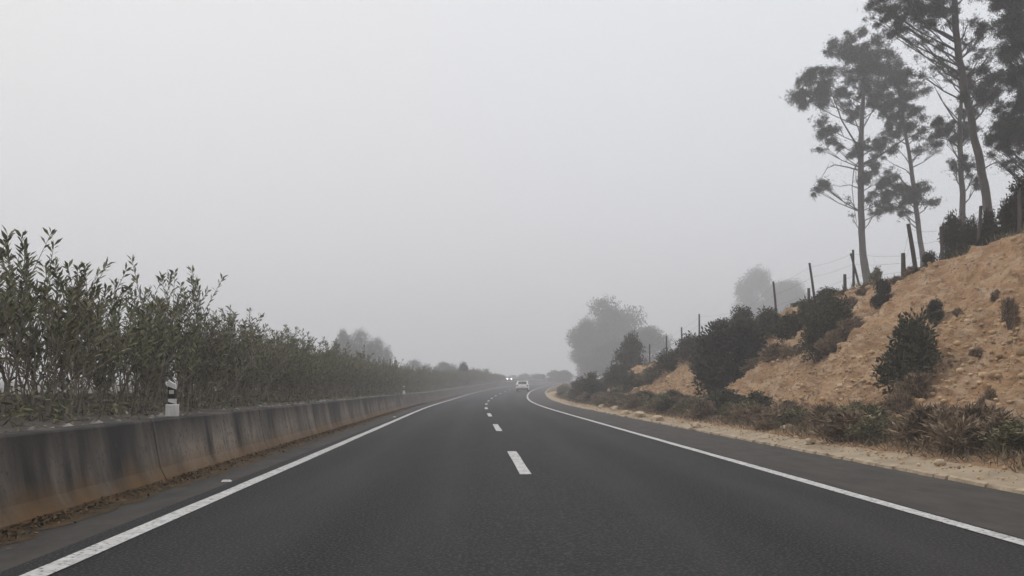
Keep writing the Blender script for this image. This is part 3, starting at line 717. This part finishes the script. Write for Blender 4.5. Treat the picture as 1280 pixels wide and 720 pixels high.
pine('thin slanting pine behind the leaning fence post', YB,
     [(1154, 324, 7), (1150, 300, 6), (1147, 275, 6), (1144, 250, 5.5), (1141, 225, 5), (1137, 195, 4.5), (1132, 168, 4), (1128, 140, 3), (1122, 108, 2.5)],
     [(1.6, [(1139, 208), (1131, 196), (1122, 186)]), (1.4, [(1141, 222), (1132, 212), (1118, 206), (1106, 198)]), (1.4, [(1139, 206), (1146, 195), (1156, 192)]), (1.3, [(1144, 238), (1136, 232), (1126, 234)])],
     [(1120, 232, 14, 8), (1112, 244, 12, 9), (1130, 242, 14, 9), (1122, 256, 14, 8), (1150, 240, 12, 7), (1148, 252, 12, 5), (1164, 252, 9, 4), (1156, 233, 8, 4), (1128, 266, 8, 4), (1118, 216, 9, 5, .6),
      (1122, 122, 18, 14), (1140, 140, 14, 12), (1112, 142, 14, 12), (1126, 158, 16, 8), (1108, 160, 9, 7), (1148, 164, 14, 8, .8), (1160, 178, 14, 6, .7), (1150, 188, 10, 4, .6), (1132, 104, 15, 12), (1150, 112, 12, 10, .5), (1170, 190, 8, 3, .5)], 102)
pine('pale straight pine trunk standing left of the big leaning pine', YC,
     [(1205, 308, 8.5), (1204, 280, 7.5), (1203, 250, 7), (1202, 220, 6.5), (1200, 185, 6), (1200, 150, 5), (1202, 118, 4), (1204, 90, 3)],
     [(2.4, [(1201, 160), (1190, 145), (1180, 130), (1172, 115)]), (1.6, [(1201, 170), (1206, 160), (1212, 150)]), (1.6, [(1200, 152), (1187, 138), (1176, 124), (1166, 104)]), (1.4, [(1203, 214), (1210, 205), (1216, 200)])],
     [(1180, 166, 16, 9), (1196, 160, 15, 11), (1172, 156, 10, 7), (1212, 168, 12, 9), (1188, 178, 14, 5), (1195, 204, 8, 8), (1192, 216, 7, 5), (1214, 208, 10, 7), (1208, 198, 9, 5), (1216, 222, 8, 5), (1220, 233, 7, 4), (1210, 140, 14, 8),
      (1186, 96, 10, 6, .5), (1170, 86, 12, 7, .5), (1198, 100, 12, 8)], 103)
pine('big leaning pine with the thickest trunk, its top above the picture', YD,
     [(1240, 302, 12), (1236, 275, 11), (1233, 245, 10.5), (1227, 215, 10), (1220, 180, 9.5), (1213, 145, 9), (1206, 112, 9), (1199, 75, 8.5), (1195, 35, 8), (1193, 0, 7), (1192, -60, 6), (1190, -130, 4), (1188, -190, 2.5)],
     [(3, [(1198, 70), (1210, 55), (1228, 42), (1246, 30)]), (3, [(1196, 50), (1178, 40), (1160, 34), (1140, 38), (1118, 50)]), (2.5, [(1194, 20), (1176, 5), (1155, -4)]), (2.4, [(1207, 115), (1222, 100), (1240, 95)]), (2, [(1203, 95), (1185, 88), (1166, 96)]),
      (2, [(1226, 213), (1240, 205), (1256, 200)]), (2.2, [(1201, 84), (1190, 70), (1172, 62)])],
     [(1096, 4, 12, 9, .8), (1110, 18, 16, 10), (1092, 26, 12, 7, .8), (1128, 6, 17, 12), (1128, 28, 14, 9), (1148, 14, 18, 14), (1170, 4, 18, 13), (1160, 34, 16, 8, .7), (1112, 42, 12, 5, .7), (1182, 22, 14, 12, .8), (1144, 50, 12, 6, .45), (1172, 54, 14, 7, .5),
      (1160, 72, 12, 6, .4), (1178, 78, 10, 5, .4), (1150, 92, 12, 6, .35), (1210, 30, 9, 8, .5), (1216, 52, 12, 9, .5), (1232, 40, 14, 10, .7), (1240, 66, 14, 7, .6), (1222, 76, 10, 6, .4),
      (1212, 94, 11, 9), (1226, 102, 18, 12), (1244, 108, 16, 11), (1218, 118, 16, 9), (1238, 124, 16, 8), (1256, 98, 10, 8), (1130, -30, 40, 22), (1190, -50, 40, 26), (1160, -100, 45, 30), (1215, -20, 26, 16), (1215, -120, 40, 28), (1185, -170, 30, 22)], 104)
pine('dense dark pine half out of the picture at the right edge', YE,
     [(1302, 290, 12), (1300, 240, 11), (1298, 190, 10), (1296, 130, 9), (1294, 70, 8), (1292, 0, 7), (1290, -80, 4)],
     [(3, [(1297, 150), (1280, 140), (1262, 145), (1246, 158)]), (3, [(1295, 80), (1280, 60), (1265, 48), (1252, 36)]), (2.5, [(1299, 190), (1285, 184), (1266, 186)])],
     [(1262, 8, 18, 14), (1278, 20, 16, 16), (1258, 34, 16, 12, .8), (1276, 52, 16, 14), (1262, 66, 12, 8, .8), (1284, 80, 18, 16), (1268, 94, 12, 9), (1276, 118, 16, 10), (1270, 36, 22, 16), (1272, 66, 20, 14), (1274, 100, 18, 12), (1268, 170, 24, 14), (1262, 138, 16, 10), (1280, 146, 18, 14), (1252, 152, 14, 8),
      (1244, 168, 14, 8), (1262, 164, 18, 10), (1280, 176, 16, 12), (1248, 182, 14, 6), (1264, 188, 16, 6), (1240, 196, 8, 4, .6), (1256, 206, 10, 4, .7), (1274, 206, 12, 6), (1310, 30, 30, 30), (1320, 110, 35, 30), (1315, 170, 30, 20), (1290, -30, 40, 26), (1240, -10, 20, 12, .7), (1300, -90, 40, 30)], 105, 8.5)

# ------------------------------------------------------------------ trees dissolving in the fog
def make_far_tree(seed, w_, h_, trunk_h, m, nleaf=9000):
    global rng; keep = rng; rng = np.random.default_rng(seed); r = random.Random(seed)
    t = thing('foggy_tree', (0, 0, 0), 'tree', 'tree', 'trees in the fog')
    mb = MB(); C, R = [], []
    mb.tube([(0, 0, -.5), (.1, 0, trunk_h * .6), (0, .1, trunk_h * 1.3)], [.3, .24, .16], 8)
    for q in range(38):
        e = r.random(); a = r.uniform(0, 6.283); rr = math.sqrt(max(.05, 1 - (2 * e - .9) ** 2)) * r.uniform(.3, 1)
        c_ = (math.cos(a) * rr * w_ * .38, math.sin(a) * rr * w_ * .38, trunk_h + (h_ - trunk_h) * (.06 + .80 * e)); C.append(c_); R.append(r.uniform(.1, .2) * min(w_, h_ - trunk_h + 1))
        if q % 2 == 0: mb.tube([(0, 0, trunk_h * .8), (c_[0] * .5, c_[1] * .5, (c_[2] + trunk_h) * .5), c_], [.12, .08, .03], 4, False)
    mb.build('trunk', M['bark'], t)
    p, d = blob_points(C, R, nleaf, (1, 1, .9), .5); d = d + rng.normal(size=d.shape) * .8
    link('crown', leaves(p, d, .42 * h_ / 16, .11 * h_ / 16, 'crown'), m, t)
    rng = keep; return t
FT = [make_far_tree(201, 20, 17, .6, M['green'], 30000), make_far_tree(202, 16, 12, .5, M['green'], 24000), make_far_tree(203, 12, 8, .4, M['green'], 20000), make_far_tree(204, 16, 13, .5, M['green'], 24000)]
def far_tree(k, px, pytop, y_, label, wpx=None):
    x = (px - 640) / FPX * y_; s_ = x - XC(y_)
    z = ground_z(x, y_) if s_ > 7 else ZR(y_) + (.3 if s_ < -10 else .7)
    top = CAMH + (HOR - pytop) / FPX * y_; h0 = (16.2, 11.4, 7.6, 12.4)[k]; sc = max(.1, (top - z)) / h0; sw = sc if wpx is None else (wpx * y_ / FPX) / (15.5, 12, 9.6, 13)[k]
    use(FT, k, location=(x, y_, z - .2), rotation_euler=(0, 0, random.uniform(0, 6)), scale=(sw, sw, sc), label=label)
far_tree(0, 757, 374, 250, 'large round tree in the fog beside the bend', 92)
far_tree(3, 735, 400, 245, 'foggy tree forming the left shoulder of the large round tree', 56)
far_tree(1, 808, 408, 215, 'smaller hazy tree right of the large round one', 84)
far_tree(3, 775, 425, 222, 'low hazy tree in front of the large round one', 104)
far_tree(3, 948, 338, 330, 'faintest tree, a pale shape above the brow behind the short posts', 74)
far_tree(3, 985, 352, 320, 'very faint broad tree to the right of the faintest one', 70)
far_tree(2, 452, 414, 175, 'hazy tree rising behind the middle of the oleander hedge', 56)
far_tree(1, 430, 413, 185, 'hazy tree just left of the one behind the hedge middle', 40)
far_tree(2, 474, 424, 185, 'low hazy tree right of the ones behind the hedge middle', 40)
far_tree(2, 520, 450, 190, 'low foggy tree behind the hedge, right of the group', 50)
far_tree(1, 556, 452, 200, 'low foggy tree behind the hedge before the dark small tree', 44)
for (px, pyt, y_, wpx, lab) in [(674, 466, 300, 24, 'faint dark bush on the far bend right of the white car'), (656, 467, 330, 20, 'faint bush above the white car'), (692, 463, 290, 26, 'faint bush at the bend left of the large round tree'),
                               (640, 469, 380, 22, 'faintest bush at the end of the road'), (625, 468, 360, 22, 'faint bush behind the far end of the hedge'), (706, 461, 270, 26, 'faint bush under the left side of the large round tree')]:
    x = (px - 640) / FPX * y_; s_ = x - XC(y_); z = ZR(y_) + .2
    shrub('green', (x, y_, z - .4), wpx * y_ / FPX, CAMH + (HOR - pyt) / FPX * y_ - z + .4, lab, 'bushes dissolving in the fog')
x_, y_ = -7.25, 138.0
o = use(SH['dark'], 0, location=(XC(y_) - 6.6, y_, ZR(y_) + .7), scale=(2.3, 2.3, 4.0), label='dark young tree sticking up above the far part of the median hedge')

# ------------------------------------------------------------------ wire fence on the brow
fence = thing('wire_fence', (0, 0, 0), 'old wooden post and wire fence along the brow of the cutting', 'fence')
posts = []
def post(px, h_, d=.5, lx=0, ly=0, r_=.055, wire=True, stub=False):
    b_ = at_crest(px, d); mb = MB(); t_ = Vector((lx, ly, h_))
    mb.tube([(0, 0, -.3), (0, 0, 0), t_ * .5 + Vector((.01, 0, 0)), t_], [r_ * 1.05, r_, r_ * .95, r_ * .85], 7)
    o = mb.build('post', M['wood'], fence); o.location = b_
    if wire: posts.append((b_, t_))
post(1274, 1.3); post(1222, 1.3, .4, .1); post(1178, 1.2, .4, -.05)
post(1146, 1.75, .45, -.28, 0, .075); post(1129, .95, .35, .0, 0, .08)
post(1067, 1.55, .4, -.02, 0, .05); post(1056, .75, .4, 0, 0, .07, False); post(1075, 1.35, .5, -.32, .1, .045, False)
post(1019, 1.75, .4, -.24, 0, .055); post(1011, .8, .6, 0, 0, .07, False)
post(971, 1.75, .4, -.16, 0, .055); post(929, 1.35, .4, 0, 0, .055)
post(874, 1.75, .4, 0, 0, .055); post(852, 1.6, .4); post(833, 1.5, .4); post(812, 1.6, .4); post(793, 1.6, .4); post(776, 1.6, .4); post(764, 1.6, .4)
for hh in (.35, .65, .9):
    mb = MB()
    for (a_, ta), (b_, tb) in zip(posts, posts[1:]):
        p0 = a_ + ta * hh; p1 = b_ + tb * hh; mb.tube([p0, (p0 + p1) / 2 - Vector((0, 0, .06)), p1], .0035, 3, False)
    mb.build('wire', M['wire'], fence)

# ------------------------------------------------------------------ marker posts and road studs
def make_marker(label):
    t = thing('marker_post', (0, 0, 0), label, 'marker post', 'striped marker posts on the barrier')
    MB().box(-.08, .08, -.07, .07, 0, .18).build('base_block', M['white'], t, bevel=.012)
    def col(z0, z1, zz0, zz1, grow=0):   # slanted band, z at left and right
        w_, d_ = .052 + grow, .03 + grow
        return MB().add([(-w_, -d_, z0), (w_, -d_, zz0), (w_, d_, zz0), (-w_, d_, z0), (-w_, -d_, z1), (w_, -d_, zz1), (w_, d_, zz1), (-w_, d_, z1)],
                        [(0, 3, 2, 1), (4, 5, 6, 7), (0, 1, 5, 4), (1, 2, 6, 5), (2, 3, 7, 6), (3, 0, 4, 7)])
    col(.17, .215, .17, .185).build('black_band', M['black'], t); col(.215, .26, .185, .26).build('white_band', M['white'], t)
    col(.26, .44, .26, .40).build('black_band', M['black'], t)
    MB().box(-.035, .035, -.036, -.030, .33, .385).build('reflector', M['refl'], t)
    col(.44, .53, .40, .47).build('cap', M['white'], t)
    return t
mk = make_marker('black and white striped marker post on a white block atop the near barrier'); mk.location = P(-5.13, 13.4, .822)
m2 = copy_tree(mk); m2.location = P(-5.13, 57.5, .822); m2['label'] = 'small distant striped marker post on the barrier at the hedge middle'
def make_stud():
    t = thing('road_stud', (0, 0, 0), 'stud', 'road stud', 'road studs along the left line')
    MB().add([(-.06, -.05, 0), (.06, -.05, 0), (.06, .05, 0), (-.06, .05, 0), (-.045, -.02, .022), (.045, -.02, .022), (.045, .02, .022), (-.045, .02, .022)], [(0, 3, 2, 1), (4, 5, 6, 7), (0, 1, 5, 4), (1, 2, 6, 5), (2, 3, 7, 6), (3, 0, 4, 7)]).build('body', M['white'], t)
    MB().add([(-.04, -.047, .004), (.04, -.047, .004), (.036, -.024, .022), (-.036, -.024, .022)], [(0, 1, 2, 3)]).build('reflector', M['refl'], t)
    return t
st = make_stud(); st.location = P(-4.02, 12.2, .0); st['label'] = 'white road stud on the left shoulder below the striped marker post'
s2 = copy_tree(st); s2.location = P(-4.02, 38.5, .0); s2['label'] = 'white road stud farther along the left shoulder'

# ------------------------------------------------------------------ cars
def make_car(name, label, paint, lit):
    """hatchback 4.2 m long, nose toward +y, wheels on z = 0"""
    t = thing(name, (0, 0, 0), label, 'car', 'cars on the motorway')
    W = .88
    side = [(-2.05, .42), (-2.10, .62), (-2.06, .92), (-1.93, 1.0), (-1.55, 1.44), (-1.2, 1.5), (-.2, 1.52), (.35, 1.44), (1.0, 1.02), (1.75, .88), (2.02, .72), (2.08, .45), (2.0, .25), (-1.98, .25)]
    v, n = [], len(side)
    for sx in (-1, -.8, .8, 1):
        for (yy, zz) in side:
            tum = .86 if zz > 1.05 else (.97 if zz > .9 else 1)
            inn = 1 if abs(sx) == 1 else .9
            k_ = .985 if abs(sx) == 1 else 1
            v.append((sx * W * tum * (1 if abs(sx) == 1 else 1.0), yy * (.975 if abs(sx) == 1 else 1), zz * k_))
    f = [(j * n + i, j * n + (i + 1) % n, (j + 1) * n + (i + 1) % n, (j + 1) * n + i) for j in range(3) for i in range(n)]
    f += [tuple(range(n - 1, -1, -1)), tuple(3 * n + i for i in range(n))]
    MB().add(v, f).build('body', paint, t, bevel=.05)
    def rearq(x0, x1, y0, z0, y1, z1, nm, m, x2=None, x3=None, off=-.012):
        x2 = x1 if x2 is None else x2; x3 = x0 if x3 is None else x3
        return MB().add([(x0, y0 + off, z0), (x1, y0 + off, z0), (x2, y1 + off, z1), (x3, y1 + off, z1), (x0, y0 + off + .05, z0), (x1, y0 + off + .05, z0), (x2, y1 + off + .05, z1), (x3, y1 + off + .05, z1)],
                        [(0, 1, 2, 3), (4, 7, 6, 5), (0, 4, 5, 1), (1, 5, 6, 2), (2, 6, 7, 3), (3, 7, 4, 0)]).build(nm, m, t)
    rearq(-.62, .62, -1.93, 1.03, -1.60, 1.40, 'rear_window', M['glass'], .56, -.56)
    rearq(-.66, .66, 1.0 - .06, 1.05, .42, 1.42, 'windscreen', M['glass'], .58, -.58, .03)
    for sx in (-1, 1):
        MB().add([(sx * .865, -1.45, 1.02), (sx * .865, .75, 1.02), (sx * .785, .28, 1.38), (sx * .785, -1.3, 1.38), (sx * .80, -1.45, 1.02), (sx * .80, .75, 1.02), (sx * .74, .28, 1.38), (sx * .74, -1.3, 1.38)],
                 [(0, 1, 2, 3), (4, 7, 6, 5), (0, 4, 5, 1), (1, 5, 6, 2), (2, 6, 7, 3), (3, 7, 4, 0)]).build('side_window', M['glass'], t)
        MB().box(min(sx * .60, sx * .84), max(sx * .60, sx * .84), -2.13, -1.98, .78, .96).build('tail_light', M['tail'], t, bevel=.02)
        MB().box(min(sx * .90, sx * 1.04), max(sx * .90, sx * 1.04), .52, .68, .98, 1.12).build('mirror', paint, t, bevel=.03)
        MB().box(min(sx * .5, sx * .8), max(sx * .5, sx * .8), 1.98, 2.10, .60, .74).build('headlight', M['lamp'] if lit else M['refl'], t, bevel=.02)
        for wy in (-1.28, 1.3):
            mb = MB(); mb.tube([(sx * .66, wy, .31), (sx * .68, wy, .31), (sx * .84, wy, .31), (sx * .86, wy, .31)], [.28, .31, .31, .28], 20)
            ty = mb.build('wheel', M['tyre'], t, True)
            mb = MB(); mb.tube([(sx * .84, wy, .31), (sx * .867, wy, .31)], [.20, .18], 14); mb.build('rim', M['rim'], ty)
    MB().box(-.86, .86, -2.14, -1.9, .26, .46).build('rear_bumper', M['tail_dark'], t, bevel=.03)
    MB().box(-.86, .86, 1.9, 2.12, .22, .42).build('front_bumper', M['tail_dark'], t, bevel=.03)
    MB().box(-.26, .26, -2.125, -2.09, .62, .73).build('number_plate', M['white'], t)
    MB().box(-.55, .55, -1.66, -1.48, 1.44, 1.475).build('spoiler', paint, t)
    mb = MB(); mb.tube([(0, -1.1, 1.5), (0, -1.3, 1.68)], .008, 4); mb.build('aerial', M['black'], t)
    return t
car = make_car('white_car', 'white hatchback seen from behind, driving ahead in the right lane', M['carpaint'], False)
car.location = P(2.5, 133, .012); car.rotation_euler = (0, 0, -math.atan(.05))
yo = 295.0
onc = make_car('oncoming_car', 'oncoming car with lit headlights, a bright spot beyond the end of the hedge', M['silver'], True)
xo = (637.5 - 640) / FPX * yo; onc.location = (xo, yo, ZR(yo) + .25); onc.rotation_euler = (0, 0, math.pi - .1)

for o in list(COL.objects):   # unused prototypes
    pass

# ------------------------------------------------------------------ fog
m = bpy.data.materials.new('haze'); m.use_nodes = True; t = m.node_tree; t.nodes.clear()
pv = t.nodes.new('ShaderNodeVolumePrincipled'); pv.inputs['Density'].default_value = HAZE_DENSITY
pv.inputs['Color'].default_value = (.955, .95, .98, 1); pv.inputs['Anisotropy'].default_value = .2
ot = t.nodes.new('ShaderNodeOutputMaterial'); t.links.new(pv.outputs[0], ot.inputs['Volume'])
hz = MB().box(-860, 860, -410, 860, -2.5, 62).build('haze', m); hz['kind'] = 'stuff'; tag(hz, 'grey fog filling the whole valley', 'fog')
